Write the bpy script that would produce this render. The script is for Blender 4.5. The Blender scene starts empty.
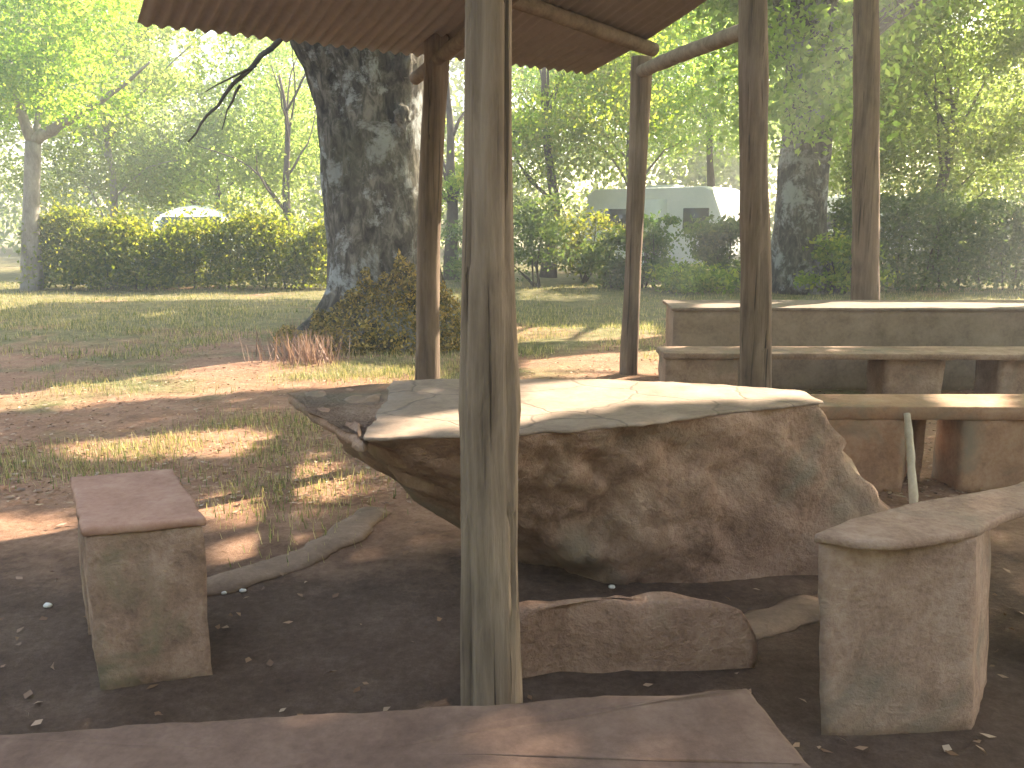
import bpy, bmesh, math, random
import numpy as np
from mathutils import Vector, noise as mnoise

random.seed(7)
RNG = np.random.default_rng(11)
R = math.radians
scene = bpy.context.scene
COL = scene.collection

# ------------------------------------------------------------------ camera
F = 850.0
CH = 1.5
PITCH = math.atan(159 / F)
CP, SP = math.cos(PITCH), math.sin(PITCH)
cam_d = bpy.data.cameras.new('camera')
cam = bpy.data.objects.new('camera', cam_d)
COL.objects.link(cam)
cam.location = (0, 0, CH)
cam.rotation_euler = (math.pi / 2 - PITCH, 0, 0)
cam_d.sensor_width = 36
cam_d.lens = 36 * F / 1024
cam_d.clip_end = 2000
scene.camera = cam


def ray(px, py):
    u = (px - 512) / F
    v = (384 - py) / F
    return np.array([u, CP + v * SP, -SP + v * CP])


def at(px, py, z=0.0):
    d = ray(px, py)
    t = (z - CH) / d[2]
    return np.array([0, 0, CH]) + d * t


def aty(px, py, y):
    d = ray(px, py)
    return np.array([0, 0, CH]) + d * (y / d[1])


# ------------------------------------------------------------------ sun
AZ, EL = R(49), R(38)
S = np.array([math.sin(AZ) * math.cos(EL), math.cos(AZ) * math.cos(EL), math.sin(EL)])

# ------------------------------------------------------------------ tags
def tag(o, label=None, cat=None, group=None, kind=None):
    if label: o['label'] = label
    if cat: o['category'] = cat
    if group: o['group'] = group
    if kind: o['kind'] = kind
    return o


def empty(name, loc, rz=0):
    o = bpy.data.objects.new(name, None)
    o.empty_display_size = 0.2
    COL.objects.link(o)
    o.location = loc
    o.rotation_euler = (0, 0, rz)
    return o


class MB:
    """collects shapes into one mesh"""
    def __init__(self):
        self.v, self.f, self.n = [], [], 0

    def add(self, verts, faces):
        verts = np.asarray(verts, float)
        self.v.append(verts)
        n = self.n
        self.f.extend([tuple(i + n for i in f) for f in faces])
        self.n += len(verts)

    def build(self, name, mat, parent=None, smooth=True, origin=None):
        vs = np.concatenate(self.v)
        if origin is not None:
            vs = vs - np.asarray(origin)
        me = bpy.data.meshes.new(name)
        me.from_pydata(vs.tolist(), [], self.f)
        me.materials.append(mat)
        if smooth:
            me.shade_smooth()
        o = bpy.data.objects.new(name, me)
        COL.objects.link(o)
        if parent is not None:
            o.parent = parent
            if origin is None:
                o.location = tuple(-np.array(parent.location))
        elif origin is not None:
            o.location = tuple(origin)
        return o


def quads_obj(name, V, mat, parent=None, smooth=False):
    """V: (N,4,3) -> one mesh of N quads"""
    N = len(V)
    me = bpy.data.meshes.new(name)
    me.vertices.add(N * 4)
    me.vertices.foreach_set('co', V.reshape(-1).astype(np.float32))
    me.loops.add(N * 4)
    me.loops.foreach_set('vertex_index', np.arange(N * 4, dtype=np.int32))
    me.polygons.add(N)
    me.polygons.foreach_set('loop_start', np.arange(0, N * 4, 4, dtype=np.int32))
    me.update(calc_edges=True)
    me.materials.append(mat)
    o = bpy.data.objects.new(name, me)
    COL.objects.link(o)
    if parent is not None:
        o.parent = parent
        o.location = tuple(-np.array(parent.location))
    return o


def leaf_quads(P, size, up_bias=0.3, aspect=0.55, sizevar=0.4, rng=RNG):
    """little folded leaf blades at points P"""
    N = len(P)
    d = rng.normal(size=(N, 3)); d[:, 2] -= up_bias
    d /= np.linalg.norm(d, axis=1)[:, None]
    n = rng.normal(size=(N, 3)); n[:, 2] += 0.5
    sd = np.cross(d, n); sd /= (np.linalg.norm(sd, axis=1)[:, None] + 1e-9)
    nn = np.cross(sd, d)
    L = size * (1 + sizevar * rng.uniform(-1, 1, N))[:, None]
    W = L * aspect * 0.5
    V = np.empty((N, 4, 3))
    V[:, 0] = P - d * L * .5
    V[:, 1] = P + sd * W + nn * W * .35 + d * L * .05
    V[:, 2] = P + d * L * .5 - nn * L * .08
    V[:, 3] = P - sd * W + nn * W * .35 + d * L * .05
    return V


def fbm(p, sc=1.0, oct=4, seed=0.0):
    return mnoise.fractal(Vector((p[0] * sc + seed, p[1] * sc - seed * .7, p[2] * sc + seed * 1.3)), 1.0, 2.0, oct)


def tube(mb, pts, rad, segs=12, rough=0.0, rsc=4.0, seed=0.0, step=None, cap=True, ridge=0.0, nridge=9, stretch=0.25):
    pts = [np.asarray(p, float) for p in pts]
    rad = list(rad)
    if step:
        P2, R2 = [], []
        for i in range(len(pts) - 1):
            n = max(1, int(np.linalg.norm(pts[i + 1] - pts[i]) / step))
            for k in range(n):
                t = k / n
                P2.append(pts[i] * (1 - t) + pts[i + 1] * t)
                R2.append(rad[i] * (1 - t) + rad[i + 1] * t)
        P2.append(pts[-1]); R2.append(rad[-1])
        # soften the corners
        for _ in range(2):
            Q = [P2[0]] + [(P2[i - 1] + 2 * P2[i] + P2[i + 1]) / 4 for i in range(1, len(P2) - 1)] + [P2[-1]]
            P2 = Q
        pts, rad = P2, R2
    verts, faces = [], []
    prev = None
    for i, p in enumerate(pts):
        a = pts[max(i - 1, 0)]; b = pts[min(i + 1, len(pts) - 1)]
        t = b - a; t /= np.linalg.norm(t) + 1e-9
        ref = np.array([1., 0, 0]) if abs(t[0]) < .9 else np.array([0, 1., 0])
        u = np.cross(t, ref) if prev is None else prev - t * np.dot(prev, t)
        u /= np.linalg.norm(u) + 1e-9
        prev = u
        w = np.cross(t, u)
        for k in range(segs):
            an = 2 * math.pi * k / segs
            dirv = u * math.cos(an) + w * math.sin(an)
            r = rad[i]
            if rough:
                q = p + dirv * r
                r *= 1 + rough * fbm((q[0], q[1], q[2] * stretch), rsc, 3, seed)
            if ridge:
                r *= 1 + ridge * math.sin(nridge * an + 2.5 * mnoise.noise(Vector((seed, p[2] * .8, an))))
            verts.append(p + dirv * r)
        if i:
            o0, o1 = (i - 1) * segs, i * segs
            for k in range(segs):
                k2 = (k + 1) % segs
                faces.append((o0 + k, o0 + k2, o1 + k2, o1 + k))
    if cap:
        faces.append(tuple(range(segs))[::-1])
        faces.append(tuple((len(pts) - 1) * segs + k for k in range(segs)))
    mb.add(verts, faces)


def resample(poly, step):
    out = []
    n = len(poly)
    for i in range(n):
        a, b = np.asarray(poly[i], float), np.asarray(poly[(i + 1) % n], float)
        m = max(1, int(np.linalg.norm(b - a) / step))
        for k in range(m):
            out.append(a + (b - a) * k / m)
    return np.array(out)


def ccw(poly):
    a = 0
    for i in range(len(poly)):
        x0, y0 = poly[i][0], poly[i][1]; x1, y1 = poly[(i + 1) % len(poly)][0], poly[(i + 1) % len(poly)][1]
        a += x0 * y1 - x1 * y0
    return list(poly) if a > 0 else list(poly)[::-1]


def rough_prism(mb, poly, z0, z1, amp=0.006, sc=6.0, step=.05, bevel=.015, seed=0.0, top_amp=0.0, zstep=.05):
    """upright block with a given footprint, worn faces and rounded edges; top cap is a filled ring stack"""
    base = resample([p[:2] for p in ccw(poly)], step)
    c = base.mean(0)
    nb = len(base)
    # outward normals
    nrm = []
    for i in range(nb):
        t = base[(i + 1) % nb] - base[i - 1]
        n = np.array([t[1], -t[0]]); nrm.append(n / (np.linalg.norm(n) + 1e-9))
    nrm = np.array(nrm)
    zs = [z0, z0 + bevel * .4]
    m = max(1, int((z1 - z0 - 2 * bevel) / zstep))
    for k in range(1, m + 1):
        zs.append(z0 + bevel + (z1 - z0 - 2 * bevel) * k / m)
    ring = []
    for k, z in enumerate(zs):
        ins = bevel * .6 if k == 0 else 0
        ring.append((ins, z))
    ring += [(bevel * .3, z1 - bevel * .3), (bevel, z1)]
    verts, faces = [], []
    def put(xy, z, n, a):
        d = fbm((xy[0], xy[1], z), sc, 4, seed) * a
        e = fbm((xy[0], xy[1], z), sc * 4, 2, seed + 9) * a * .4
        return (xy[0] + n[0] * (d + e), xy[1] + n[1] * (d + e), z)
    for ins, z in ring:
        for i in range(nb):
            verts.append(put(base[i] - nrm[i] * ins, z, nrm[i], amp))
    # top rings to the middle
    inner = [base[i] - nrm[i] * bevel for i in range(nb)]
    for s in (.8, .55, .3, .1):
        for i in range(nb):
            q = c + (inner[i] - c) * s
            verts.append((q[0], q[1], z1 + top_amp * fbm((q[0], q[1], 0), sc, 3, seed)))
    nr = len(ring) + 4
    for r in range(nr - 1):
        for i in range(nb):
            j = (i + 1) % nb
            faces.append((r * nb + i, r * nb + j, (r + 1) * nb + j, (r + 1) * nb + i))
    faces.append(tuple((nr - 1) * nb + i for i in range(nb)))
    faces.append(tuple(range(nb))[::-1])
    mb.add(verts, faces)


def rect(center, w, d, rz):
    c, s = math.cos(rz), math.sin(rz)
    return [np.array([center[0] + c * x - s * y, center[1] + s * x + c * y]) for x, y in
            ((-w / 2, -d / 2), (w / 2, -d / 2), (w / 2, d / 2), (-w / 2, d / 2))]


# ------------------------------------------------------------------ materials
class NT:
    def __init__(self, name):
        self.m = bpy.data.materials.new(name)
        self.m.use_nodes = True
        self.t = self.m.node_tree
        self.b = self.t.nodes['Principled BSDF']
        self.out = self.t.nodes['Material Output']

    def n(self, kind, **kw):
        o = self.t.nodes.new(kind)
        for k, v in kw.items():
            setattr(o, k, v)
        return o

    def l(self, a, b):
        self.t.links.new(a, b)

    def coords(self, scale=(1, 1, 1), obj=False):
        tc = self.n('ShaderNodeTexCoord')
        mp = self.n('ShaderNodeMapping')
        mp.inputs['Scale'].default_value = scale
        self.l(tc.outputs['Object'], mp.inputs['Vector'])
        return mp.outputs['Vector']

    def noise(self, vec, scale, detail=5, rough=.6, dist=0.0):
        o = self.n('ShaderNodeTexNoise')
        o.inputs['Scale'].default_value = scale
        o.inputs['Detail'].default_value = detail
        o.inputs['Roughness'].default_value = rough
        o.inputs['Distortion'].default_value = dist
        self.l(vec, o.inputs['Vector'])
        return o.outputs['Fac']

    def ramp(self, fac, stops):
        o = self.n('ShaderNodeValToRGB')
        e = o.color_ramp.elements
        while len(e) < len(stops):
            e.new(.5)
        for i, (p, c) in enumerate(stops):
            e[i].position = p
            e[i].color = (*c, 1) if len(c) == 3 else c
        self.l(fac, o.inputs['Fac'])
        return o.outputs['Color']

    def mix(self, fac, a, b, mode='MIX'):
        o = self.n('ShaderNodeMix', data_type='RGBA', blend_type=mode)
        for s, v in ((o.inputs[0], fac), (o.inputs[6], a), (o.inputs[7], b)):
            if isinstance(v, (int, float)):
                s.default_value = v
            elif isinstance(v, tuple):
                s.default_value = (*v, 1)
            else:
                self.l(v, s)
        return o.outputs[2]

    def bump(self, height, strength=.4, dist=.02):
        o = self.n('ShaderNodeBump')
        o.inputs['Strength'].default_value = strength
        o.inputs['Distance'].default_value = dist
        self.l(height, o.inputs['Height'])
        self.l(o.outputs['Normal'], self.b.inputs['Normal'])
        return o

    def math(self, op, a, b):
        o = self.n('ShaderNodeMath', operation=op)
        for s, v in ((o.inputs[0], a), (o.inputs[1], b)):
            if isinstance(v, (int, float)):
                s.default_value = v
            else:
                self.l(v, s)
        return o.outputs[0]

    def done(self, color, rough=.9, spec=.2):
        if isinstance(color, tuple):
            self.b.inputs['Base Color'].default_value = (*color, 1)
        else:
            self.l(color, self.b.inputs['Base Color'])
        self.b.inputs['Roughness'].default_value = rough
        self.b.inputs['Specular IOR Level'].default_value = spec
        return self.m


def mottled(name, stops, scale=5, scale2=30, bump=.5, bdist=.02, stretch=(1, 1, 1), stain=None, rough=.92, spec=.15):
    t = NT(name)
    v = t.coords(stretch)
    a = t.noise(v, scale, 6, .65, .3)
    b = t.noise(v, scale2, 5, .7)
    f = t.math('ADD', t.math('MULTIPLY', a, .65), t.math('MULTIPLY', b, .35))
    c = t.ramp(f, stops)
    if stain:
        s = t.noise(v, scale * .55, 4, .6, .6)
        m = t.ramp(s, [(.52, (0, 0, 0)), (.68, (1, 1, 1))])
        c = t.mix(m, c, stain)
    t.bump(f, bump, bdist)
    return t.done(c, rough, spec)


def leaf_mat(name, stops, trans, tfac=.5, objvar=.25):
    t = NT(name)
    g = t.n('ShaderNodeNewGeometry')
    oi = t.n('ShaderNodeObjectInfo')
    c = t.ramp(g.outputs['Random Per Island'], stops)
    hs = t.n('ShaderNodeHueSaturation')
    t.l(c, hs.inputs['Color'])
    t.l(t.math('ADD', t.math('MULTIPLY', oi.outputs['Random'], objvar * 2), 1 - objvar), hs.inputs['Value'])
    t.l(t.math('ADD', t.math('MULTIPLY', oi.outputs['Random'], .04), .48), hs.inputs['Hue'])
    col = hs.outputs['Color']
    t.l(col, t.b.inputs['Base Color'])
    t.b.inputs['Roughness'].default_value = .55
    t.b.inputs['Specular IOR Level'].default_value = .25
    tr = t.n('ShaderNodeBsdfTranslucent')
    t.l(t.mix(1.0, col, trans, 'MULTIPLY'), tr.inputs['Color'])
    mx = t.n('ShaderNodeMixShader')
    mx.inputs[0].default_value = tfac
    t.l(t.b.outputs[0], mx.inputs[1])
    t.l(tr.outputs[0], mx.inputs[2])
    t.l(mx.outputs[0], t.out.inputs['Surface'])
    return t.m


def wood_mat(name, stops, crack=.55):
    t = NT(name)
    v = t.coords((1, 1, .06))
    v2 = t.coords((1, 1, .35))
    a = t.noise(v, 26, 6, .7, .4)
    b = t.noise(v2, 7, 5, .65, .5)
    f = t.math('ADD', t.math('MULTIPLY', a, .6), t.math('MULTIPLY', b, .4))
    c = t.ramp(f, stops)
    k = t.noise(t.coords((1, 1, .022)), 30, 3, .5, .8)
    km = t.ramp(k, [(.33, (1, 1, 1)), (.40, (0, 0, 0))])
    c = t.mix(t.math('MULTIPLY', km, .75), c, (.03, .023, .017))
    t.bump(t.math('SUBTRACT', f, t.math('MULTIPLY', km, .5)), .9, .014)
    return t.done(c, .9, .15)


M = {}
M['leaf'] = leaf_mat('fresh_leaves', [(0, (.09, .14, .02)), (.45, (.15, .2, .035)), (.8, (.22, .25, .06)), (1, (.3, .27, .1))], (2.35, 2.6, 1.3), .7)
M['leaf_pale'] = leaf_mat('pale_leaves', [(0, (.12, .17, .04)), (.5, (.2, .25, .075)), (1, (.28, .29, .13))], (2.05, 2.35, 1.4), .7)
M['leaf_dark'] = leaf_mat('dark_leaves', [(0, (.065, .115, .04)), (.6, (.105, .175, .065)), (1, (.18, .22, .085))], (1.8, 1.7, .9), .45)
M['hedge'] = leaf_mat('hedge_leaves', [(0, (.08, .13, .025)), (.6, (.15, .22, .045)), (1, (.27, .29, .085))], (2.4, 2.1, .8), .58)
M['moss'] = leaf_mat('moss_leaves', [(0, (.07, .075, .02)), (.4, (.2, .165, .045)), (.75, (.38, .28, .08)), (1, (.56, .42, .15))], (1.5, 1.2, .6), .3)
M['dry'] = leaf_mat('dry_stems', [(0, (.22, .14, .1)), (.5, (.38, .26, .19)), (1, (.5, .38, .28))], (1.2, 1.1, .9), .3)
M['grass'] = leaf_mat('grass_blades', [(0, (.08, .12, .03)), (.35, (.15, .16, .06)), (.55, (.32, .27, .14)), (1, (.46, .37, .23))], (1.5, 1.5, .9), .35)
M['litter'] = leaf_mat('litter_leaves', [(0, (.12, .06, .03)), (.5, (.26, .15, .08)), (.85, (.38, .25, .16)), (1, (.42, .33, .24))], (1, 1, 1), .1)


def bark_mat():
    t = NT('old_bark')
    v = t.coords((1, 1, .45))
    v1 = t.coords()
    a = t.noise(v, 9, 7, .7, .6)
    c = t.ramp(a, [(.36, (.02, .018, .015)), (.5, (.085, .077, .064)), (.64, (.22, .2, .17))])
    l = t.noise(v1, 1.7, 9, .75, .3)
    lm = t.ramp(l, [(.51, (0, 0, 0)), (.58, (.85, .85, .85))])
    c = t.mix(lm, c, (.34, .36, .36))
    g = t.noise(v1, 1.1, 5, .6)
    gm = t.ramp(g, [(.5, (0, 0, 0)), (.75, (.55, .55, .55))])
    c = t.mix(gm, c, (.08, .078, .04))
    t.bump(a, 1.0, .06)
    return t.done(c, .95, .1)


M['bark'] = bark_mat()
M['bark_pale'] = mottled('pale_bark', [(.3, (.12, .1, .08)), (.6, (.32, .3, .26)), (.8, (.5, .48, .42))], 6, 30, .6, .02, (1, 1, .4))
M['bark_dark'] = mottled('dark_bark', [(.3, (.05, .043, .034)), (.6, (.12, .1, .08)), (.8, (.2, .17, .14))], 6, 30, .6, .02, (1, 1, .4))
M['post_near'] = wood_mat('weathered_log', [(.3, (.085, .06, .042)), (.5, (.22, .162, .115)), (.7, (.345, .265, .195))])
M['post_red'] = wood_mat('reddish_log', [(.3, (.065, .046, .035)), (.5, (.18, .13, .095)), (.72, (.3, .225, .17))])
M['stone'] = mottled('brown_rock', [(.3, (.14, .08, .054)), (.5, (.35, .215, .148)), (.7, (.49, .34, .25))], 3.2, 34, 1.0, .05, stain=(.25, .195, .14))
M['concrete'] = mottled('stained_concrete', [(.3, (.16, .1, .073)), (.5, (.33, .215, .156)), (.7, (.47, .34, .26))], 6, 46, 1., .02, stain=(.23, .175, .13))
M['concrete_red'] = mottled('mossy_plaster', [(.3, (.11, .07, .05)), (.5, (.3, .19, .135)), (.7, (.46, .33, .25))], 6, 46, 1., .02, stain=(.2, .16, .105))
M['concrete_orange'] = mottled('orange_plaster', [(.3, (.18, .1, .062)), (.5, (.34, .2, .125)), (.72, (.43, .3, .21))], 4.5, 38, .5, .015, stain=(.22, .17, .12))
M['seat_slab'] = mottled('worn_seat_slab', [(.3, (.13, .095, .075)), (.5, (.23, .175, .14)), (.72, (.32, .26, .22))], 4, 40, .35, .01)
M['seat_brown'] = mottled('brown_seat_slab', [(.3, (.08, .048, .036)), (.5, (.145, .09, .066)), (.72, (.21, .14, .105))], 4, 40, .35, .01)
M['seat_red'] = mottled('red_seat_slab', [(.3, (.22, .115, .08)), (.5, (.35, .195, .14)), (.72, (.45, .29, .215))], 4, 40, .35, .01)
M['dark_plaster'] = mottled('dark_plaster', [(.3, (.15, .11, .082)), (.5, (.27, .2, .15)), (.72, (.37, .28, .215))], 4, 30, .4, .015)
M['kerb'] = mottled('earthen_kerb', [(.3, (.12, .08, .055)), (.6, (.25, .17, .12)), (.8, (.35, .26, .19))], 5, 40, .7, .02)
M['rust'] = mottled('rusty_sheet', [(.3, (.17, .148, .128)), (.5, (.26, .226, .196)), (.75, (.33, .288, .25))], 1.6, 14, .2, .004, rough=.75, spec=.3)
M['pole'] = mottled('grey_pole_wood', [(.3, (.08, .062, .045)), (.5, (.2, .155, .115)), (.75, (.32, .26, .2))], 8, 40, .6, .01)
M['white_paint'] = mottled('white_panel', [(.3, (.66, .68, .7)), (.7, (.8, .81, .82))], 1, 10, .05, .002, rough=.4, spec=.4)
M['car_paint'] = mottled('pale_car_paint', [(.3, (.55, .6, .58)), (.7, (.66, .7, .68))], 1, 10, .02, .002, rough=.3, spec=.5)
M['glass'] = NT('dark_glass').done((.03, .04, .04), .08, .6)
M['rubber'] = NT('black_rubber').done((.02, .02, .02), .8, .2)
M['lit_edge'] = mottled('pale_lit_edge', [(.3, (.3, .24, .17)), (.6, (.5, .42, .32)), (.8, (.6, .53, .43))], 9, 50, .4, .008, (1, 1, .3))  # pale colour puts sunlight into the stick that mimics the leg's edge
M['pebble'] = mottled('pale_pebble', [(.3, (.45, .42, .38)), (.7, (.7, .68, .62))], 20, 60, .3, .01)


def flag_mat():
    t = NT('flagstone_top')
    v = t.coords()
    a = t.noise(v, 4, 6, .65, .2)
    b = t.noise(v, 40, 4, .7)
    f = t.math('ADD', t.math('MULTIPLY', a, .7), t.math('MULTIPLY', b, .3))
    c = t.ramp(f, [(.3, (.145, .105, .078)), (.5, (.27, .2, .15)), (.7, (.36, .28, .22))])
    vo = t.n('ShaderNodeTexVoronoi', feature='DISTANCE_TO_EDGE')
    vo.inputs['Scale'].default_value = 2.3
    wob = t.n('ShaderNodeMixRGB')
    wob.inputs['Fac'].default_value = .12
    nz = t.n('ShaderNodeTexNoise'); nz.inputs['Scale'].default_value = 5
    t.l(v, nz.inputs['Vector'])
    t.l(v, wob.inputs[1]); t.l(nz.outputs['Color'], wob.inputs[2])
    t.l(wob.outputs[0], vo.inputs['Vector'])
    e = t.ramp(vo.outputs['Distance'], [(0, (.45, .45, .45)), (.02, (1, 1, 1))])
    c = t.mix(e, (.1, .08, .06), c)
    h = t.math('ADD', t.math('MULTIPLY', e, .7), t.math('MULTIPLY', f, .6))
    t.bump(h, .6, .012)
    return t.done(c, .85, .2)


M['flag'] = flag_mat()


def ground_mat():
    t = NT('forest_soil')
    v = t.coords()
    a = t.noise(v, .45, 6, .62, .3)
    b = t.noise(v, 3.2, 6, .7, .2)
    d = t.noise(v, 24, 7, .82)
    f = t.math('ADD', t.math('MULTIPLY', b, .45), t.math('MULTIPLY', d, .55))
    soil = t.ramp(f, [(.32, (.12, .062, .04)), (.48, (.27, .15, .095)), (.62, (.38, .235, .16)), (.75, (.46, .34, .25))])
    turf = t.ramp(f, [(.34, (.05, .055, .022)), (.48, (.135, .125, .055)), (.62, (.26, .22, .125)), (.74, (.38, .3, .19))])
    sx = t.n('ShaderNodeSeparateXYZ'); t.l(v, sx.inputs[0])
    # more grass away from the trodden shelter floor
    yy = t.n('ShaderNodeMapRange'); yy.inputs[1].default_value = 4.5; yy.inputs[2].default_value = 14
    yy.inputs[3].default_value = -.16; yy.inputs[4].default_value = .16
    t.l(sx.outputs['Y'], yy.inputs[0])
    g = t.math('ADD', a, yy.outputs[0])
    gm = t.ramp(g, [(.46, (0, 0, 0)), (.58, (1, 1, 1))])
    c = t.mix(gm, soil, turf)
    # darker earth tone over the near shelter floor
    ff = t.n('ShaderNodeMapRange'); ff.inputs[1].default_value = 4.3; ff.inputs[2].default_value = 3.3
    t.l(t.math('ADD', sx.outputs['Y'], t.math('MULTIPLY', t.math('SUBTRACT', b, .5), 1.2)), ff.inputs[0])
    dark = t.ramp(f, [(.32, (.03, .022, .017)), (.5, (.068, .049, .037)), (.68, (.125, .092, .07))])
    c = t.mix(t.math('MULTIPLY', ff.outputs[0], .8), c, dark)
    t.bump(f, .9, .04)
    return t.done(c, .95, .1)


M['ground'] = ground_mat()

# ------------------------------------------------------------------ ground
def gz(x, y):
    z = .10 * mnoise.noise(Vector((x * .22, y * .22, 3.1))) + .035 * mnoise.noise(Vector((x * .9, y * .9, 7.7)))
    fade = min(1.0, max(0.0, (y - 4.6) / 4.0))
    if x > 1.2 and y < 9: fade *= .2
    return z * fade


def make_ground():
    u = np.linspace(-1, 1, 181)
    xs = np.sinh(u * 4.3) / np.sinh(4.3) * 300
    w = np.linspace(-.62, 1, 221)
    ys = np.sinh(w * 4.3) / np.sinh(4.3) * 400 + 2
    vs, fs = [], []
    for y in ys:
        for x in xs:
            near = max(0., 1 - math.hypot(x, y) / 25)
            z = gz(x, y) if math.hypot(x, y) < 60 else 0
            z += near * .012 * mnoise.noise(Vector((x * 5, y * 5, 0)))
            vs.append((x, y, z))
    nx = len(xs)
    for j in range(len(ys) - 1):
        for i in range(nx - 1):
            a = j * nx + i
            fs.append((a, a + 1, a + nx + 1, a + nx))
    mb = MB(); mb.add(vs, fs)
    return tag(mb.build('ground', M['ground']), kind='structure')


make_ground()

# kerb lips round the shelter floor
def kerb(pix, name='kerb', w=.1, h=.05, seed=0.):
    pts = [at(px, py, 0) for px, py in pix]
    mb = MB()
    tube(mb, [(p[0], p[1], 0) for p in pts], [w * .95] * len(pts), 14, .4, 9, seed, .04, True)
    mb.v[0][:, 2] = mb.v[0][:, 2] * .24 + .002
    o = mb.build(name, M['kerb'])
    return tag(o, kind='structure')


kerb([(150, 596), (205, 588), (262, 573), (305, 558), (342, 538), (372, 512)], seed=1.)
kerb([(700, 640), (748, 628), (785, 618), (822, 604)], seed=4.)

# ------------------------------------------------------------------ stone table
T = .76
def xy(px, py, z): return at(px, py, z)[:2]

top = [xy(284, 391, T), xy(322, 415, T), xy(364, 439, T), xy(455, 436, T), xy(520, 433, T), xy(640, 423, T),
       xy(740, 410, T), xy(822, 402, T), xy(800, 392, T), xy(700, 385, T), xy(600, 381, T), xy(455, 380, T), xy(370, 382, T)]
tc = np.mean(top, axis=0)
stone_table = empty('stone_table', (tc[0], tc[1], 0))
tag(stone_table, 'massive rough stone table with flagstone top in the middle of the shelter', 'stone table')


def table_body():
    base = resample(ccw(top), .028)
    nb = len(base)
    c = base.mean(0)
    foot = np.array([.42, 3.72])       # centre of the foot
    verts, faces = [], []
    levels = [0, .06, .12, .18, .24, .30, .36, .42, .48, .53, .58, .62, .66, .69, .715, .735, .75]
    levels = sorted(set(levels + [round((a + b) / 2, 4) for a, b in zip(levels, levels[1:])]))
    for L, z in enumerate(levels):
        k = z / .75
        for i in range(nb):
            p = base[i]
            # the left half overhangs, the right half flares out into boulders
            d = p - c
            side = np.clip((p[0] - .35) / .8, -1, 1)
            f_left = .33 + .67 * k ** .75
            f_right = 1.34 - .34 * k
            fr = f_left * (1 - (side * .5 + .5)) + f_right * (side * .5 + .5)
            front = np.clip(-(d[1]) / .5, 0, 1)
            fr -= front * (1 - k) * .22
            cc = c * k + (foot * .75 + c * .25) * (1 - k)
            q = cc + d * fr
            a = .055 * math.sin(math.pi * min(1, (1 - k) * 1.3 + .12)) + .008
            pv = Vector((q[0] * 2.6, q[1] * 2.6, z * 3.4))
            cell = mnoise.voronoi(pv)[0]
            dd = (cell[1] - cell[0]) * .10 - .05
            n = d / (np.linalg.norm(d) + 1e-9)
            off = dd * min(1, (1 - k) * 5 + .12) + a * fbm((q[0], q[1], z), 4, 4, 2.)
            rg = 1 - abs(mnoise.fractal(Vector(((q[0] + z * .9) * 2.0, q[1] * 2.0, (z - q[0] * .6) * 1.5 + 3)), 1., 2., 4)) * 2.2
            off += (rg - .35) * .034 * min(1, (1 - k) * 4 + .1)
            st = mnoise.voronoi(Vector((q[0] * 6, q[1] * 6, z * 7)))[0]
            off -= .018 * max(0, 1 - (st[1] - st[0]) * 5) * min(1, (1 - k) * 6 + .25)
            verts.append((q[0] + n[0] * off, q[1] + n[1] * off, z - .03 * (1 - k)))
    for r in range(len(levels) - 1):
        for i in range(nb):
            j = (i + 1) % nb
            faces.append((r * nb + i, r * nb + j, (r + 1) * nb + j, (r + 1) * nb + i))
    faces.append(tuple((len(levels) - 1) * nb + i for i in range(nb)))
    mb = MB(); mb.add(verts, faces)
    return mb.build('body', M['stone'], stone_table)


table_body()
mb = MB()
slab_poly = [xy(362, 439, T), xy(455, 437, T), xy(520, 434, T), xy(640, 424, T), xy(740, 411, T), xy(824, 402, T),
             xy(802, 391, T), xy(700, 384, T), xy(600, 380, T), xy(455, 379.5, T), xy(392, 381, T), xy(386, 400, T)]
rough_prism(mb, slab_poly, .7515, T + .004, amp=.02, sc=7, step=.03, bevel=.005, seed=3, top_amp=.004, zstep=.02)
mb.build('tabletop', M['flag'], stone_table)
# brown shoulder of rock at the left end
mb = MB()
sh = [xy(287, 391, T), xy(325, 416, T), xy(363, 438, T), xy(384, 402, T), xy(388, 382, T), xy(340, 384, T)]
rough_prism(mb, sh, .70, T - .012, amp=.02, sc=7, step=.03, bevel=.02, seed=8, top_amp=.03, zstep=.02)
o = mb.build('rock_shoulder', M['stone'], stone_table)
o['label'] = 'brown rough left shoulder of the stone table'

# ------------------------------------------------------------------ lying stone
def boulder(name, poly, h, mat, label, seed, cat='stone'):
    base = resample(ccw(poly), .035)
    c = base.mean(0)
    nb = len(base)
    verts, faces = [], []
    prof = [(0, 1.0), (.15, 1.02), (.3, 1.03), (.5, 1.01), (.68, .985), (.82, .95), (.92, .9), (.97, .82), (1., .65), (1.0, .4), (1., .15)]
    for zz, s in prof:
        for i in range(nb):
            q = c + (base[i] - c) * s
            n = (base[i] - c) / (np.linalg.norm(base[i] - c) + 1e-9)
            o = fbm((q[0], q[1], zz * h), 5, 4, seed) * .03
            cell = mnoise.voronoi(Vector((q[0] * 3.5, q[1] * 3.5, zz * h * 3.5 + seed)))[0]
            o += (cell[1] - cell[0]) * .05 - .025
            dz = fbm((q[0], q[1], 5.), 4, 3, seed) * .03 * (zz > .6)
            verts.append((q[0] + n[0] * o * s, q[1] + n[1] * o * s, -.02 + (h + .02) * zz + dz))
    for r in range(len(prof) - 1):
        for i in range(nb):
            j = (i + 1) % nb
            faces.append((r * nb + i, r * nb + j, (r + 1) * nb + j, (r + 1) * nb + i))
    faces.append(tuple((len(prof) - 1) * nb + i for i in range(nb)))
    mb = MB(); mb.add(verts, faces)
    o = mb.build(name, mat, None, True, (c[0], c[1], 0))
    return tag(o, label, cat)


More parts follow.
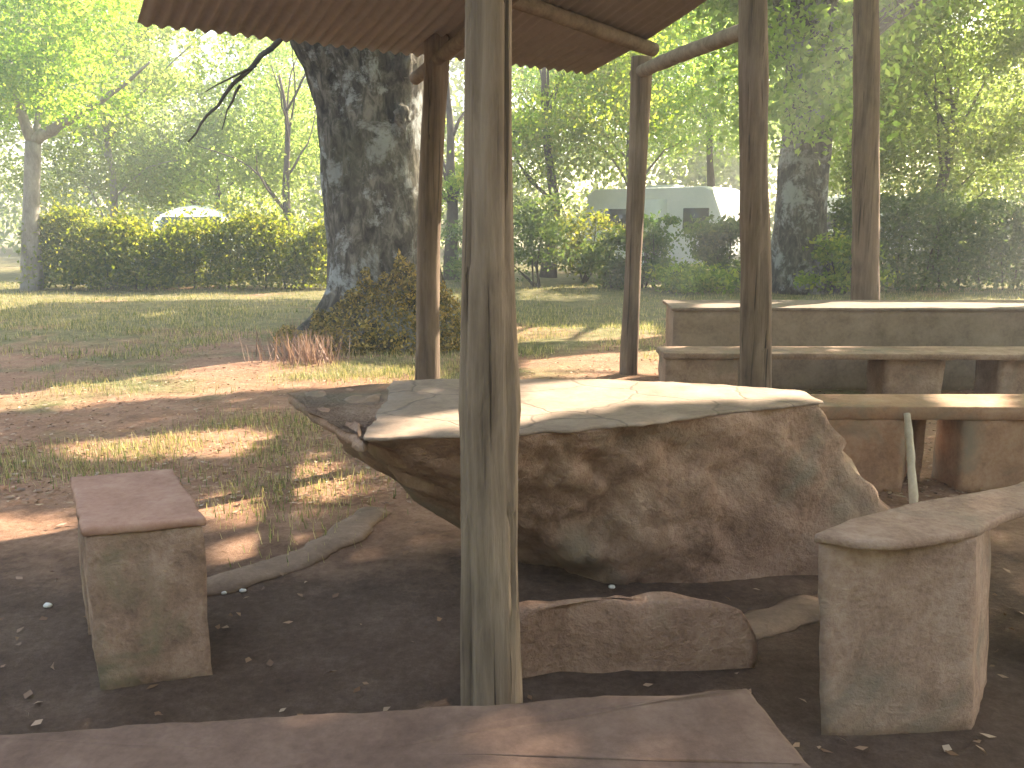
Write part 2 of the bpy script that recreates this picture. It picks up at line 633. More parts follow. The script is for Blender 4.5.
H = .25
boulder('flat_stone', [xy(505, 668, 0), xy(600, 674, 0), xy(690, 672, 0), xy(757, 668, 0), xy(745, 598, H), xy(700, 592, H), xy(600, 597, H), xy(515, 610, H)],
        H, M['stone'], 'long flat boulder lying on the floor in front of the stone table', 21.)

# ------------------------------------------------------------------ left stool
fl = xy(100, 692, 0)
fd = np.array([math.cos(R(17)), math.sin(R(17))])          # along the front face
bd = np.array([-.50, .866])                                # along the bench, away from the viewer
w, LEN, HS = .352, .62, .565
fr = fl + fd * w
ctr = (fl + fr) / 2 + bd * LEN / 2
stool = empty('block_stool', (ctr[0], ctr[1], 0))
tag(stool, 'short stained concrete block seat with reddish top, alone left of the near log post', 'stool')
def quad(a, b, d0, d1, grow=0.):
    return [a + bd * d0 - fd * grow, b + bd * d0 + fd * grow, b + bd * d1 + fd * grow, a + bd * d1 - fd * grow]


for d0, d1, sd in ((.0, .17, 5), (LEN - .17, LEN, 5.5)):
    mb = MB(); rough_prism(mb, quad(fl, fr, d0, d1), -.02, HS - .028, amp=.014, sc=6, step=.03, bevel=.012, seed=sd)
    mb.build('leg', M['concrete_red'], stool)
mb = MB(); rough_prism(mb, quad(fl, fr, -.008, LEN + .02, .006), HS - .03, HS, amp=.008, sc=8, step=.03, bevel=.01, seed=6, top_amp=.006)
mb.build('seat', M['seat_red'], stool)

# ------------------------------------------------------------------ right bench (near)
ZB = .635
bp = [xy(x_, y_, ZB) for x_, y_ in ((816, 533), (858, 540), (900, 541), (955, 534), (982, 527), (1002, 517), (1075, 492), (1085, 465), (1000, 487), (911, 502), (850, 518))]
bc = np.mean(bp, axis=0)
rb = empty('slab_bench', (bc[0], bc[1], 0))
tag(rb, 'near pale concrete bench with wide solid leg and grey seat, right of the stone table', 'bench')
mb = MB(); rough_prism(mb, bp, ZB - .028, ZB, amp=.008, sc=7, step=.03, bevel=.008, seed=11, top_amp=.006)
mb.build('seat', M['concrete'], rb)
lp = [xy(x_, y_, ZB) for x_, y_ in ((818, 533), (870, 533.5), (925, 532), (976, 530), (992, 500), (911, 503), (848, 518))]
mb = MB(); rough_prism(mb, lp, -.02, ZB - .026, amp=.007, sc=8, step=.03, bevel=.012, seed=12)
mb.v[0][:, 0] += .05 * (1 - mb.v[0][:, 2] / ZB)      # the block leans a little
mb.build('leg', M['concrete'], rb)
lp2 = [np.array([1.92, 2.30]), np.array([2.2, 2.38]), np.array([2.2, 2.8]), np.array([1.92, 2.72])]
bp2 = None
# long seat continues to a second leg outside the frame
ext = [xy(1070, 494, ZB) , np.array([2.25, 2.75]), np.array([2.2, 3.1]), xy(1082, 466, ZB)]
mb = MB(); rough_prism(mb, [ext[0] + [.0, .0], ext[1], ext[2], ext[3]], -.02, ZB - .026, amp=.012, sc=6, step=.05, bevel=.012, seed=13)
mb.build('leg', M['concrete'], rb)

# ------------------------------------------------------------------ middle right bench
ZM = .5
y0, y1 = 4.66, 5.02
xl = aty(814, 405, y0)[0]
mbn = empty('slab_bench', ((xl + 3.6) / 2, (y0 + y1) / 2, 0))
tag(mbn, 'orange-brown plastered bench with square opening, between stone table and far bench', 'bench')
mb = MB(); rough_prism(mb, [np.array(p) for p in ((xl, y0), (3.7, y0 - .03), (3.7, y1), (xl + .03, y1))], ZM - .075, ZM, amp=.008, sc=7, step=.05, bevel=.007, seed=14, top_amp=.006)
mb.build('seat', M['concrete_orange'], mbn)
def leg_x(px): return aty(px, 450, y0)[0]
la, lb = leg_x(824), leg_x(905)
mb = MB(); rough_prism(mb, [np.array(p) for p in ((la, y0 + .006), (lb, y0 + .006), (lb + .16, y1 - .05), (la, y1 - .05))], -.02, ZM - .073, amp=.012, sc=7, step=.035, bevel=.012, seed=15)
mb.build('leg', M['concrete_orange'], mbn)
lc = leg_x(962)
mb = MB(); rough_prism(mb, [np.array(p) for p in ((lc, y0 + .006), (3.65, y0 - .02), (3.65, y1 - .05), (lc, y1 - .05))], -.02, ZM - .073, amp=.012, sc=7, step=.035, bevel=.012, seed=16)
mb.build('leg', M['concrete_orange'], mbn)

mb = MB(); rough_prism(mb, [np.array(p) for p in ((lb + .165, y1 - .15), (leg_x(942), y1 - .15), (leg_x(942), y1 - .06), (lb + .165, y1 - .06))], -.02, ZM - .04, amp=.01, sc=7, step=.035, bevel=.012, seed=16.5)
mb.build('back_panel', M['concrete_orange'], mbn)
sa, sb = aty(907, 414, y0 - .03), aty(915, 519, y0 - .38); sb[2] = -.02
mb = MB(); tube(mb, [sa, sa * .6 + sb * .4 + np.array([.003, 0, 0]), sb], [.02, .022, .025], 8, .25, 10, 3.3, .03, True, stretch=1)  # added stick, stands in for the sunlit edge of the bench leg
st_ = mb.build('lit_edge_stick', M['lit_edge'], None, True, (sb[0], sb[1], 0))
tag(st_, 'thin pale stick added in place of the sunlit edge of the orange-brown bench leg', 'stick')

# ------------------------------------------------------------------ far bench and far table
ZF = .46
fy0, fy1 = 6.95, 7.35
fx0 = aty(664, 358, fy0)[0]
fb = empty('slab_bench', ((fx0 + 5.4) / 2, (fy0 + fy1) / 2, 0))
tag(fb, 'farthest low plastered bench with dark openings, in front of the long block table', 'bench')
mb = MB(); rough_prism(mb, [np.array(p) for p in ((fx0, fy0), (5.6, fy0 - .12), (5.6, fy1), (fx0, fy1))], ZF - .05, ZF, amp=.008, sc=7, step=.07, bevel=.008, seed=17, top_amp=.006)
mb.build('seat', M['concrete'], fb)
for a_, b_, sd in ((666, 738, 18), (886, 944, 19), (1000, 1060, 20)):
    xa, xb = aty(a_, 380, fy0)[0], aty(b_, 380, fy0)[0]
    mb = MB(); rough_prism(mb, rect(((xa + xb) / 2, (fy0 + fy1) / 2), xb - xa, fy1 - fy0 - .02, -.02), -.02, ZF - .048, amp=.012, sc=7, step=.05, bevel=.012, seed=sd)
    mb.build('leg', M['concrete'], fb)
ZT = .76
ty0, ty1 = 7.75, 8.55
tx0 = aty(672, 316, ty0)[0]
ft = empty('block_table', ((tx0 + 5.6) / 2, (ty0 + ty1) / 2, 0))
tag(ft, 'long far masonry table with sunlit pale top, behind the farthest bench', 'table')
mb = MB(); rough_prism(mb, [np.array(p) for p in ((tx0, ty0), (6.2, ty0 - .1), (6.2, ty1), (tx0 + .05, ty1))], ZT - .03, ZT, amp=.01, sc=6, step=.08, bevel=.007, seed=22, top_amp=.01)
mb.build('tabletop', M['seat_slab'], ft)
mb = MB(); rough_prism(mb, [np.array(p) for p in ((tx0 + .02, ty0 + .012), (6.1, ty0 - .085), (6.1, ty1 - .06), (tx0 + .08, ty1 - .06))], -.02, ZT - .028, amp=.012, sc=6, step=.08, bevel=.012, seed=23)
mb.build('base', M['dark_plaster'], ft)

# ------------------------------------------------------------------ front bench
ZN = .46
p1, p2 = xy(-60, 735, ZN), xy(748, 686, ZN)
d12 = (p2 - p1) / np.linalg.norm(p2 - p1)
p3 = xy(818, 768, ZN)
p4 = p3 - d12 * (np.linalg.norm(p2 - p1) + .1)
nbp = [p4, p3, p2, p1]
nc = np.mean(nbp, axis=0)
fbench = empty('slab_bench', (nc[0], nc[1], 0))
tag(fbench, 'reddish brown slab bench along the bottom edge, nearest the viewer', 'bench')
mb = MB(); rough_prism(mb, nbp, ZN - .075, ZN, amp=.012, sc=5, step=.03, bevel=.014, seed=31, top_amp=.008)
mb.build('seat', M['seat_brown'], fbench)
for s_ in (.12, .85):
    m_ = (p1 * (1 - s_) + p2 * s_) * .5 + (p4 * (1 - s_) + p3 * s_) * .5
    mb = MB(); rough_prism(mb, rect(m_, .22, .2, math.atan2(d12[1], d12[0])), -.02, ZN - .073, amp=.012, sc=6, step=.05, bevel=.012, seed=32 + s_)
    mb.build('leg', M['concrete'], fbench)

# ------------------------------------------------------------------ shelter
RC = np.array([aty(590, 79, 6.36)[0], 6.36]); RZ = 2.56
E_ = np.array([.868, .497]); N_ = np.array([.497, -.868]); SL = .2
def roof_pt(s, t, dz=0):
    p = RC + E_ * s + N_ * t
    return np.array([p[0], p[1], RZ + SL * t + dz])


shelter = empty('picnic_shelter', (-.6, 4.0, 0))
tag(shelter, 'open shelter of rough log posts under a rusty corrugated sheet roof', 'shelter')


def roof():
    smin, smax, tmax = -2.98, 0.0, 5.6
    ns = int((smax - smin) / .0127)
    ts = np.linspace(0, tmax, 12)
    vs, fs = [], []
    for j, t in enumerate(ts):
        for i in range(ns + 1):
            s = smin + (smax - smin) * i / ns
            w = .011 * math.cos(2 * math.pi * s / .0762)
            sag = -.02 * math.sin(t * 2.1) + .012 * mnoise.noise(Vector((s * .7, t, 2)))
            te = t - (.03 * mnoise.noise(Vector((math.floor(s / .8) * 3.1, 0, 0))) if j == 0 else 0)
            vs.append(roof_pt(s, te, w + sag))
    for j in range(len(ts) - 1):
        for i in range(ns):
            a = j * (ns + 1) + i
            fs.append((a, a + 1, a + ns + 2, a + ns + 1))
    mb = MB(); mb.add(vs, fs)
    o = mb.build('roof', M['rust'], shelter)
    md = o.modifiers.new('thickness', 'SOLIDIFY'); md.thickness = .002
    return o


roof()


def log_post(name, pts, rad, mat, parent, seed, segs=28, rough=.12, grooves=2):
    """upright weathered log: swelling outline, long drying cracks"""
    mb = MB()
    tube(mb, pts, rad, segs, rough, 9, seed, .04, True, ridge=.012, nridge=7, stretch=.12)
    vs = mb.v[0]
    n = len(vs) // segs
    for g in range(grooves):
        k0 = (seed * 5 + g * 11) % segs
        for i in range(n):
            k = int(k0 + 1.4 * mnoise.noise(Vector((i * .06, seed, g)))) % segs
            c_ = vs[i * segs:(i + 1) * segs].mean(0)
            depth = .28 * max(0, min(1, .6 + mnoise.noise(Vector((i * .11, g * 3., seed)))))
            vs[i * segs + k] = c_ + (vs[i * segs + k] - c_) * (1 - depth)
    return mb.build(name, mat, parent)


def post_line(samples, Y, z_top, ypix_base=None):
    """samples: (px_left, px_right, py) along the log at distance Y"""
    pts, rad = [], []
    for l_, r_, py in samples:
        a, b = aty(l_, py, Y), aty(r_, py, Y)
        pts.append((a + b) / 2); rad.append((b[0] - a[0]) / 2)
    first, last = pts[0].copy(), pts[-1].copy()
    dn = (pts[-1] - pts[-2]) / (pts[-2][2] - pts[-1][2] + 1e-9)
    if last[2] > -.02:
        q = last + dn * (last[2] + .05); pts.append(q); rad.append(rad[-1] * 1.02)
    up = (pts[0] - pts[1]) / (pts[0][2] - pts[1][2])
    if first[2] < z_top:
        pts.insert(0, first + up * (z_top - first[2])); rad.insert(0, rad[0] * .97)
    return pts[::-1], rad[::-1]


Y_A = 2.42
pts, rad = post_line([(463, 511, 25), (462, 511, 140), (460, 513, 260), (458, 518, 360), (456, 521, 410), (458, 519, 450), (461, 519, 560), (462, 522, 690)], Y_A, 3.18)
log_post('post', pts, rad, M['post_near'], shelter, 3, 40)
Y_B = 5.45
pts, rad = post_line([(424, 450, 50), (420, 444, 140), (417, 441, 240), (415, 439, 380)], Y_B, 2.66)
log_post('post', pts, rad, M['post_red'], shelter, 7, 24)
for s0 in (-2.0, -.3):      # the rear row of posts, beside the viewer
    q = roof_pt(s0, 5.45)
    log_post('post', [(q[0], q[1], -.05), (q[0], q[1], q[2])], [.085, .075], M['post_red'], shelter, 9 + s0, 20)

def purlin(a, b, r, mat, parent, seed, name='purlin'):
    mb = MB()
    tube(mb, [a, (np.asarray(a) + b) / 2 + np.array([0, 0, .012]), b], [r, r * .97, r * .9], 16, .1, 6, seed, .06, True, stretch=1)
    return mb.build(name, mat, parent)


purlin(roof_pt(.07, .62, -.06), roof_pt(-2.93, 1.48, -.07), .045, M['pole'], shelter, 2.)
purlin(roof_pt(-.05, 2.9, -.065), roof_pt(-2.93, 2.9, -.07), .05, M['pole'], shelter, 3.)
purlin(roof_pt(-.05, 4.9, -.065), roof_pt(-2.93, 4.9, -.07), .05, M['pole'], shelter, 4.)
# rafters seen from below
purlin(roof_pt(-1.36, .02, -.15), roof_pt(-1.2, 5.4, -.15), .04, M['pole'], shelter, 5., 'rafter')

# second, roofless frame by the far table
frame = empty('pole_frame', (1.6, 7.2, 0))
tag(frame, 'bare pole frame of two posts and a slanting top pole, before the far table', 'pole frame')
Y_C = 8.4
pts, rad = post_line([(631, 651, 72), (629, 647, 150), (625, 641, 260), (620, 638, 374)], Y_C, 3.05)
log_post('post', pts, rad, M['post_red'], frame, 12, 20)
Y_D = 6.0
pts, rad = post_line([(739, 767, 25), (740, 768, 150), (741, 770, 260), (741, 771, 390)], Y_D, 3.35)
log_post('post', pts, rad, M['post_red'], frame, 15, 24)
ca, cb = aty(640, 72, Y_C), aty(752, 28, Y_D)
ext_ = (ca - cb) / np.linalg.norm(ca - cb)
purlin(ca + ext_ * .15, cb + ext_ * .02, .062, M['pole'], frame, 8., 'top_pole')
Y_E = 8.95
lone = empty('log_post', tuple(aty(866, 380, Y_E)[:2]) + (0,))
tag(lone, 'thick straight log post standing behind the far block table, rightmost', 'post')
pts, rad = post_line([(853, 878, 25), (853, 878, 120), (852, 878, 220), (852, 879, 300)], Y_E, 3.9)
log_post('shaft', pts, rad, M['post_red'], lone, 18, 24)

# ------------------------------------------------------------------ trees
def limb(mb, a, b, r0, r1, bend=.12, seed=0, segs=9, n=6):
    rnd = random.Random(seed)
    a, b = np.asarray(a, float), np.asarray(b, float)
    L = np.linalg.norm(b - a)
    pts, rad = [], []
    off = np.array([rnd.uniform(-1, 1), rnd.uniform(-1, 1), rnd.uniform(-.3, 1)]) * L * bend
    for i in range(n + 1):
        t = i / n
        pts.append(a + (b - a) * t + off * math.sin(math.pi * t) + np.array([rnd.uniform(-1, 1) for _ in range(3)]) * L * .015 * (0 < i < n))
        rad.append(r0 * (1 - t) + r1 * t)
    tube(mb, pts, rad, segs, .15, 3, seed * 1.7, None, True, stretch=.5)


def clump_points(centres, per, spread, rng):
    out = []
    for c in centres:
        m = int(per * rng.uniform(.5, 1.5))
        sp = spread * rng.uniform(.6, 1.35)
        p = rng.normal(size=(m, 3)) * np.array([sp, sp, sp * .55])
        out.append(p + c)
    return np.concatenate(out)


def ellip_centres(n, c, r, rng, shell=.35, zcut=None):
    d = rng.normal(size=(n, 3)); d /= np.linalg.norm(d, axis=1)[:, None]
    rad = rng.uniform(shell, 1, n) ** .6
    return np.asarray(c) + d * rad[:, None] * np.asarray(r)


def generic_tree(loc, h, tr, crown_r, crown_z0, leafmat, barkmat, label, seed, leaf=.17, nclump=70, per=170, group=None, lean=(0, 0), name='broadleaf_tree', spread=.55, cut=None, straight=False, front=0, limbs=9):
    rng = np.random.default_rng(seed)
    root = empty(name, (loc[0], loc[1], 0))
    tag(root, label, 'tree', group)
    mb = MB()
    topz = crown_z0 + (h - crown_z0) * .55
    tp = [np.array([loc[0], loc[1], -.1])]
    for k in range(1, 7):
        t = k / 6
        tp.append(np.array([loc[0] + lean[0] * t + rng.normal() * tr * (.06 if straight else .5), loc[1] + lean[1] * t + rng.normal() * tr * (.06 if straight else .5), topz * t]))
    tube(mb, tp, [tr * (1.35 if k == 0 else 1 - (.25 if straight else .75) * k / 6) for k in range(7)], 14, .18, 2.5, seed, .35, True, stretch=.3)
    cz = (h + crown_z0) / 2
    cc = np.array([loc[0] + lean[0] * .8, loc[1] + lean[1] * .8, cz])
    C = ellip_centres(nclump, cc, (crown_r, crown_r * .6, (h - crown_z0) / 2), rng)
    for i in range(0, nclump, limbs):
        b = C[i]
        k = min(6, max(1, int((b[2] / topz) * 4)))
        limb(mb, tp[k], b, tr * .26, .012, .12, seed * 100 + i, 7)
    mb.build('trunk', barkmat, root)
    if front:
        C = np.concatenate([C, [aty(rng.uniform(755, 850), rng.uniform(10, 125), loc[1] - rng.uniform(1.0, 2.0)) for _ in range(front)]])
    P = clump_points(C, per, spread, rng)
    if cut is not None:
        P = P[~cut(P)]
    P = P[P[:, 2] > .25]
    quads_obj('crown', leaf_quads(P, leaf, rng=rng), leafmat, root)
    return root


# --- the huge old tree
BX, BY = aty(376, 335, 11.2)[0], 11.2
big = empty('old_tree', (BX, BY, 0))
tag(big, 'huge old tree with lichen-patched trunk and mossy base, left of the log post', 'tree')


def big_trunk():
    segs = 72
    vs, fs = [], []
    samples = [(286, 470, 345), (300, 458, 330), (316, 446, 310), (326, 438, 285), (329, 434, 255), (326, 431, 210), (322, 428, 160), (316, 427, 110), (306, 427, 75), (290, 427, 45), (286, 425, 5)]
    zz, cx, rr = [], [], []
    for l_, r_, py in samples:
        a, b = aty(l_, py, BY), aty(r_, py, BY)
        zz.append(a[2]); cx.append((a[0] + b[0]) / 2); rr.append((b[0] - a[0]) / 2)
    zz[0] = -.1
    z_all = np.concatenate([np.arange(-.1, zz[-1], .055), [zz[-1], zz[-1] + .6, zz[-1] + 1.4]])
    for z in z_all:
        r = np.interp(z, zz, rr); c = np.interp(z, zz, cx)
        fl_ = max(0, 1 - z / 1.2)
        for k in range(segs):
            an = 2 * math.pi * k / segs
            n1 = mnoise.fractal(Vector((math.cos(an) * 2.2, math.sin(an) * 2.2, z * .5)), 1., 2., 5)
            n2 = abs(mnoise.noise(Vector((math.cos(an) * 7, math.sin(an) * 7, z * 1.1))))
            root_ = fl_ ** 1.5 * .22 * math.sin(an * 5 + 1.3)
            q = r * (1 + .10 * n1 - .09 * n2 + root_ + .03)
            vs.append((c + q * math.cos(an), BY + q * math.sin(an) * .95, z))
    n = len(z_all)
    for i in range(n - 1):
        for k in range(segs):
            k2 = (k + 1) % segs
            fs.append((i * segs + k, i * segs + k2, (i + 1) * segs + k2, (i + 1) * segs + k))
    fs.append(tuple((n - 1) * segs + k for k in range(segs)))
    mb = MB(); mb.add(vs, fs)
    # burr on the right, swelling branch collars
    for px, py, r in ((404, 62, .17), (402, 116, .12)):
        c = aty(px, py, BY - .55)
        b2 = bmesh.new(); bmesh.ops.create_icosphere(b2, subdivisions=3, radius=1)
        pv = []
        for v in b2.verts:
            d = np.array(v.co)
            pv.append(c + d * r * np.array([.8, .9, 1.15]) * (1 + .45 * fbm(d, 2., 3, px)))
        mb.add(pv, [tuple(v.index for v in f.verts) for f in b2.faces]); b2.free()
    # crown limbs above the frame
    zt = 5.0
    tips = [(-7, 9, 8.5), (-5, 14, 9), (-1, 7.5, 9.5), (2.5, 9.5, 10), (3, 15, 11), (-2, 16, 11), (-8, 13, 9), (0, 12, 12), (5, 12, 10), (1, 18, 11)]
    for i, tp in enumerate(tips):
        limb(mb, (BX - .1, BY, zt + .1 * i), tp, .34, .04, .1, 40 + i, 12, 9)
    limb(mb, (BX - .5, BY, 3.6), (BX - 2.6, BY - .4, 6.4), .28, .1, .06, 77, 14, 8)
    mb.build('trunk', M['bark'], big)
    # thin hanging branch that crosses the light foliage
    mb = MB()
    a, b = aty(272, 48, 11.0), aty(188, 142, 10.6)
    limb(mb, aty(300, 20, 11.0), a, .05, .035, .02, 78, 8)
    limb(mb, a, b, .035, .01, .05, 79, 8, 10)
    limb(mb, aty(240, 85, 10.8), aty(222, 130, 10.9), .02, .006, .05, 80, 6, 5)
    limb(mb, aty(256, 66, 10.9), aty(205, 92, 10.6), .02, .006, .05, 81, 6, 5)
    mb.build('branch', M['bark_dark'], big)
    # moss and small ferns on the root mound
    rng = np.random.default_rng(5)
    n = 13000
    an = rng.uniform(math.pi * 1.02, math.pi * 2.15, n)
    top_ = .22 + .8 * np.exp(-((an - 1.58 * math.pi) / .95) ** 2) + .12 * np.sin(an * 9) + .07 * np.sin(an * 23)
    z = top_ * rng.uniform(0, 1, n) ** 1.3
    rr_ = np.interp(z, zz, rr) * (1.02 + rng.uniform(-.06, .12, n)) + .22 * np.exp(-((z - .2) / .35) ** 2)
    cxx = np.interp(z, zz, cx) + .12
    P = np.stack([cxx + rr_ * np.cos(an), BY + rr_ * np.sin(an), z + .02], 1)
    keep = (P[:, 0] > aty(325, 300, BY)[0]) | (z < .2)
    quads_obj('moss', leaf_quads(P[keep], .05, rng=rng), M['moss'], big)
    return zz, cx, rr


big_trunk()

# --- second big trunk on the right
# --- left pale tree
lx = aty(30, 275, 20.)[0]
left = empty('pale_tree', (lx, 20., 0))
tag(left, 'slim pale-barked tree with forked limb at the left edge', 'tree')
mb = MB()
fk = aty(33, 142, 20.)
tube(mb, [(lx, 20, -.1), aty(31, 230, 20.), fk], [.26, .18, .16], 12, .12, 3, 5., .2)
limb(mb, fk, aty(84, 112, 19.6), .14, .08, .05, 5, 9)
limb(mb, aty(84, 112, 19.6), aty(150, 62, 19.4), .08, .02, .08, 6, 8)
limb(mb, fk, aty(10, 60, 20.), .13, .06, .06, 7, 9)
limb(mb, fk, aty(52, 50, 20.3), .09, .03, .08, 8, 8)
mb.build('trunk', M['bark_pale'], left)
rng = np.random.default_rng(91)
C = np.array([aty(rng.uniform(-60, 125), rng.uniform(-80, 118), 20 + rng.uniform(-1.5, 1.5)) for _ in range(100)])
quads_obj('crown', leaf_quads(clump_points(C, 300, .42, rng), .105, rng=rng), M['leaf'], left)

# --- trees of the middle distance
GT = 'trees behind the hedge'
def skygap(P):
    # an opening in the crowns, upper left, where the sky shows
    ex = P[:, 0] / P[:, 1]; ez = (P[:, 2] - CH) / P[:, 1]
    c = ((ex + .352) / .05) ** 2 + ((ez - .19) / .034) ** 2
    return (c < .9 + .8 * np.sin(P[:, 0] * 3) * np.cos(P[:, 2] * 4)) & (np.sin(P[:, 0] * 7.3 + P[:, 1] * 3) + np.cos(P[:, 2] * 6.1 + P[:, 1]) > -1.1)


mid = [  # px, Y, h, r, crown_r, z0, mat, bark, label
    (120, 27, 9.5, .16, 4.2, 1.8, 'leaf_pale', 'bark_pale', 'pale feathery tree behind the hedge, nearest the slim left-edge tree'),
    (222, 29, 8.2, .14, 4.2, 1.2, 'leaf_pale', 'bark_dark', 'lower olive-green tree behind the hedge under the patch of open sky'),
    (292, 25, 9.0, .15, 3.2, 1.5, 'leaf_pale', 'bark_dark', 'light green tree just left of the huge old trunk'),
    (452, 24, 9.0, .2, 2.6, 2.0, 'leaf', 'bark_dark', 'light tree seen in the gap between the two log posts'),
    (548, 25, 9.2, .2, 3.4, 2.6, 'leaf', 'bark_dark', 'bright green tree just right of the near log post'),
    (625, 29, 10.2, .2, 4.0, 3.4, 'leaf', 'bark_dark', 'yellow-green tree whose crown rises behind the thin frame post'),
    (705, 31, 10.6, .2, 4.0, 3.6, 'leaf_pale', 'bark_dark', 'pale yellow-green tree rising above the white caravan roof'),
    (845, 25, 9.2, .2, 3.4, 2.4, 'leaf_pale', 'bark_dark', 'light green tree between the thick dark trunk and rightmost post'),
    (935, 23.5, 8.8, .2, 3.8, 1.6, 'leaf_pale', 'bark_dark', 'broad leafy tree right of the rightmost log post'),
    (1030, 31, 10.4, .2, 4.0, 1.4, 'leaf_pale', 'bark_dark', 'pale leafy tree at the right edge'),
]
def inpoly(P, poly):
    poly = np.asarray(poly)
    x, y = P[:, 0], P[:, 1]
    r = np.zeros(len(P), bool)
    n = len(poly)
    for i in range(n):
        x0, y0 = poly[i]; x1, y1 = poly[(i + 1) % n]
        c = ((y0 > y) != (y1 > y)) & (x < (x1 - x0) * (y - y0) / (y1 - y0 + 1e-12) + x0)
        r ^= c
    return r


def wp(pix, z): return [xy(a, b, z) for a, b in pix]


GAPS = [  # sunlit patches: footprint at height z
    (T, wp([(340, 446), (455, 434), (525, 428), (570, 416), (640, 407), (820, 400), (830, 388), (640, 377), (520, 381), (512, 404), (455, 411), (385, 418)], T)),
    (0, wp([(-40, 512), (90, 512), (100, 610), (-60, 612)], 0)),
    (0, wp([(200, 500), (262, 492), (285, 540), (210, 600)], 0)),
    (0, wp([(262, 470), (330, 445), (360, 490), (300, 520)], 0)),
    (0, wp([(790, 552), (822, 552), (822, 604), (790, 604)], 0)),
    (0, wp([(-60, 372), (310, 360), (440, 372), (440, 384), (285, 390), (-60, 412)], 0)),
    (0, wp([(60, 440), (240, 425), (300, 432), (240, 456), (60, 458)], 0)),
    (0, wp([(520, 362), (664, 352), (672, 384), (600, 380), (520, 380)], 0)),
    (ZT, wp([(690, 311), (1100, 307), (1100, 299), (690, 303)], ZT)),
    (0, wp([(-80, 283), (330, 283), (330, 298), (-80, 305)], 0)),
    (0, wp([(470, 330), (660, 322), (660, 340), (470, 345)], 0)),
    (ZF, wp([(930, 352), (1050, 348), (1050, 356), (930, 358)], ZF)),
]
SH = S[:2] / np.linalg.norm(S[:2])
GAPS.append((.25, [(sa[0] - .2, y0 - .55), (sa[0] + .25, y0 - .5), (sa[0] + .6, y0 + .3), (sa[0] + .1, y0 + .3)]))
GAPS.append((3.0, [tuple(aty(404, 115, 10.75)[:2] + np.array(d)) for d in ((-.15, -.3), (.5, -.3), (.5, .2), (-.15, .2))]))
for (l_, r_, py, Y_, zlo, zhi) in ((420, 446, 280, Y_B, .5, 2.2), (620, 644, 320, Y_C, .2, 1.6), (853, 882, 240, Y_E, .8, 2.2)):
    zc = (zlo + zhi) / 2
    ext2 = (zhi - zlo) / 2 * math.cos(EL) / math.sin(EL)
    a, b = aty((l_ + r_) / 2, py, Y_)[:2] - np.array([.1, 0]), aty(r_ + 3, py, Y_)[:2] + np.array([.12, 0])
    GAPS.append((zc, [tuple(a + [0, -.03] - SH * ext2), tuple(b + [.04, -.03] - SH * ext2), tuple(b + [.04, .05] + SH * ext2), tuple(a + [0, .05] + SH * ext2)]))


CVX, CVY = aty(667, 280, 25.)[0], 25.
FARGAPS = [
    (1.3, [(aty(135, 280, 20.5)[0], 19.6), (aty(345, 280, 20.5)[0], 19.6), (aty(345, 280, 20.5)[0], 21.2), (aty(135, 280, 20.5)[0], 21.2)], .03),
    (0, [tuple(xy(a, b, 0)) for a, b in ((-80, 285), (335, 285), (335, 301), (-80, 307))], .12),
    (2.2, [(CVX + .6, CVY - 2.6), (CVX + 3, CVY - 2.6), (CVX + 3, CVY + .8), (CVX + .6, CVY + .8)], 0),
    (0, [tuple(xy(a, b, 0)) for a, b in ((520, 285), (600, 285), (600, 300), (520, 300))], .2),
]
def midcut(P):
    r = skygap(P)
    for zz_, poly, keep_ in FARGAPS + [(a, b, .05) for a, b in GAPS]:
        k = (P[:, 2] - zz_) / S[2]
        hit = inpoly(P[:, :2] - S[None, :2] * k[:, None], poly) & (k > .3)
        r |= hit & (RNG.uniform(size=len(P)) > keep_)
    return r


for i, (px, Y, h, tr, cr, z0, lm, bm, lab) in enumerate(mid):
    generic_tree((aty(px, 280, Y)[0], Y), h, tr, cr, z0, M[lm], M[bm], lab, 200 + i, leaf=.12, nclump=150, per=240, group=GT, limbs=24, cut=midcut, spread=.5)

second = generic_tree((aty(797, 290, 19.6)[0], 19.6), 13, .6, 5.0, 4.4, M['leaf_pale'], M['bark'], 'thick dark trunk between the two right posts, crown lost above', 52, leaf=.17, nclump=150, per=220, name='old_tree', straight=True, cut=midcut, front=16)
# --- the far wood, one mass
rng = np.random.default_rng(400)
C = []
while len(C) < 1300:
    x, y = rng.uniform(-62, 50), rng.uniform(44, 64)
    z = rng.uniform(.5, 19 + 2.5 * math.sin(x * .35))
    C.append((x, y, z))
P = clump_points(np.array(C), 130, 1.5, rng)
P = P[~skygap(P)]; P = P[P[:, 2] > .1]
VW = [leaf_quads(P, .4, rng=rng)]
# the wood goes on round the clearing, to the sides and behind
C = []
while len(C) < 700:
    a = rng.uniform(R(150), R(400)); d = rng.uniform(19, 34)
    x, y = d * math.cos(a) * 1.1, d * math.sin(a)
    if y > 9 and abs(x) < 24: continue
    if x > 8 and y > -4: continue
    C.append((x, y, rng.uniform(.5, 15)))
P = clump_points(np.array(C), 60, 1.5, rng)
VW.append(leaf_quads(P[P[:, 2] > .1], .75, rng=rng))
wood = quads_obj('far_wood', np.concatenate(VW), M['leaf_pale'])
tag(wood, 'far mass of leafy woodland closing the view', 'woodland', None, 'stuff')

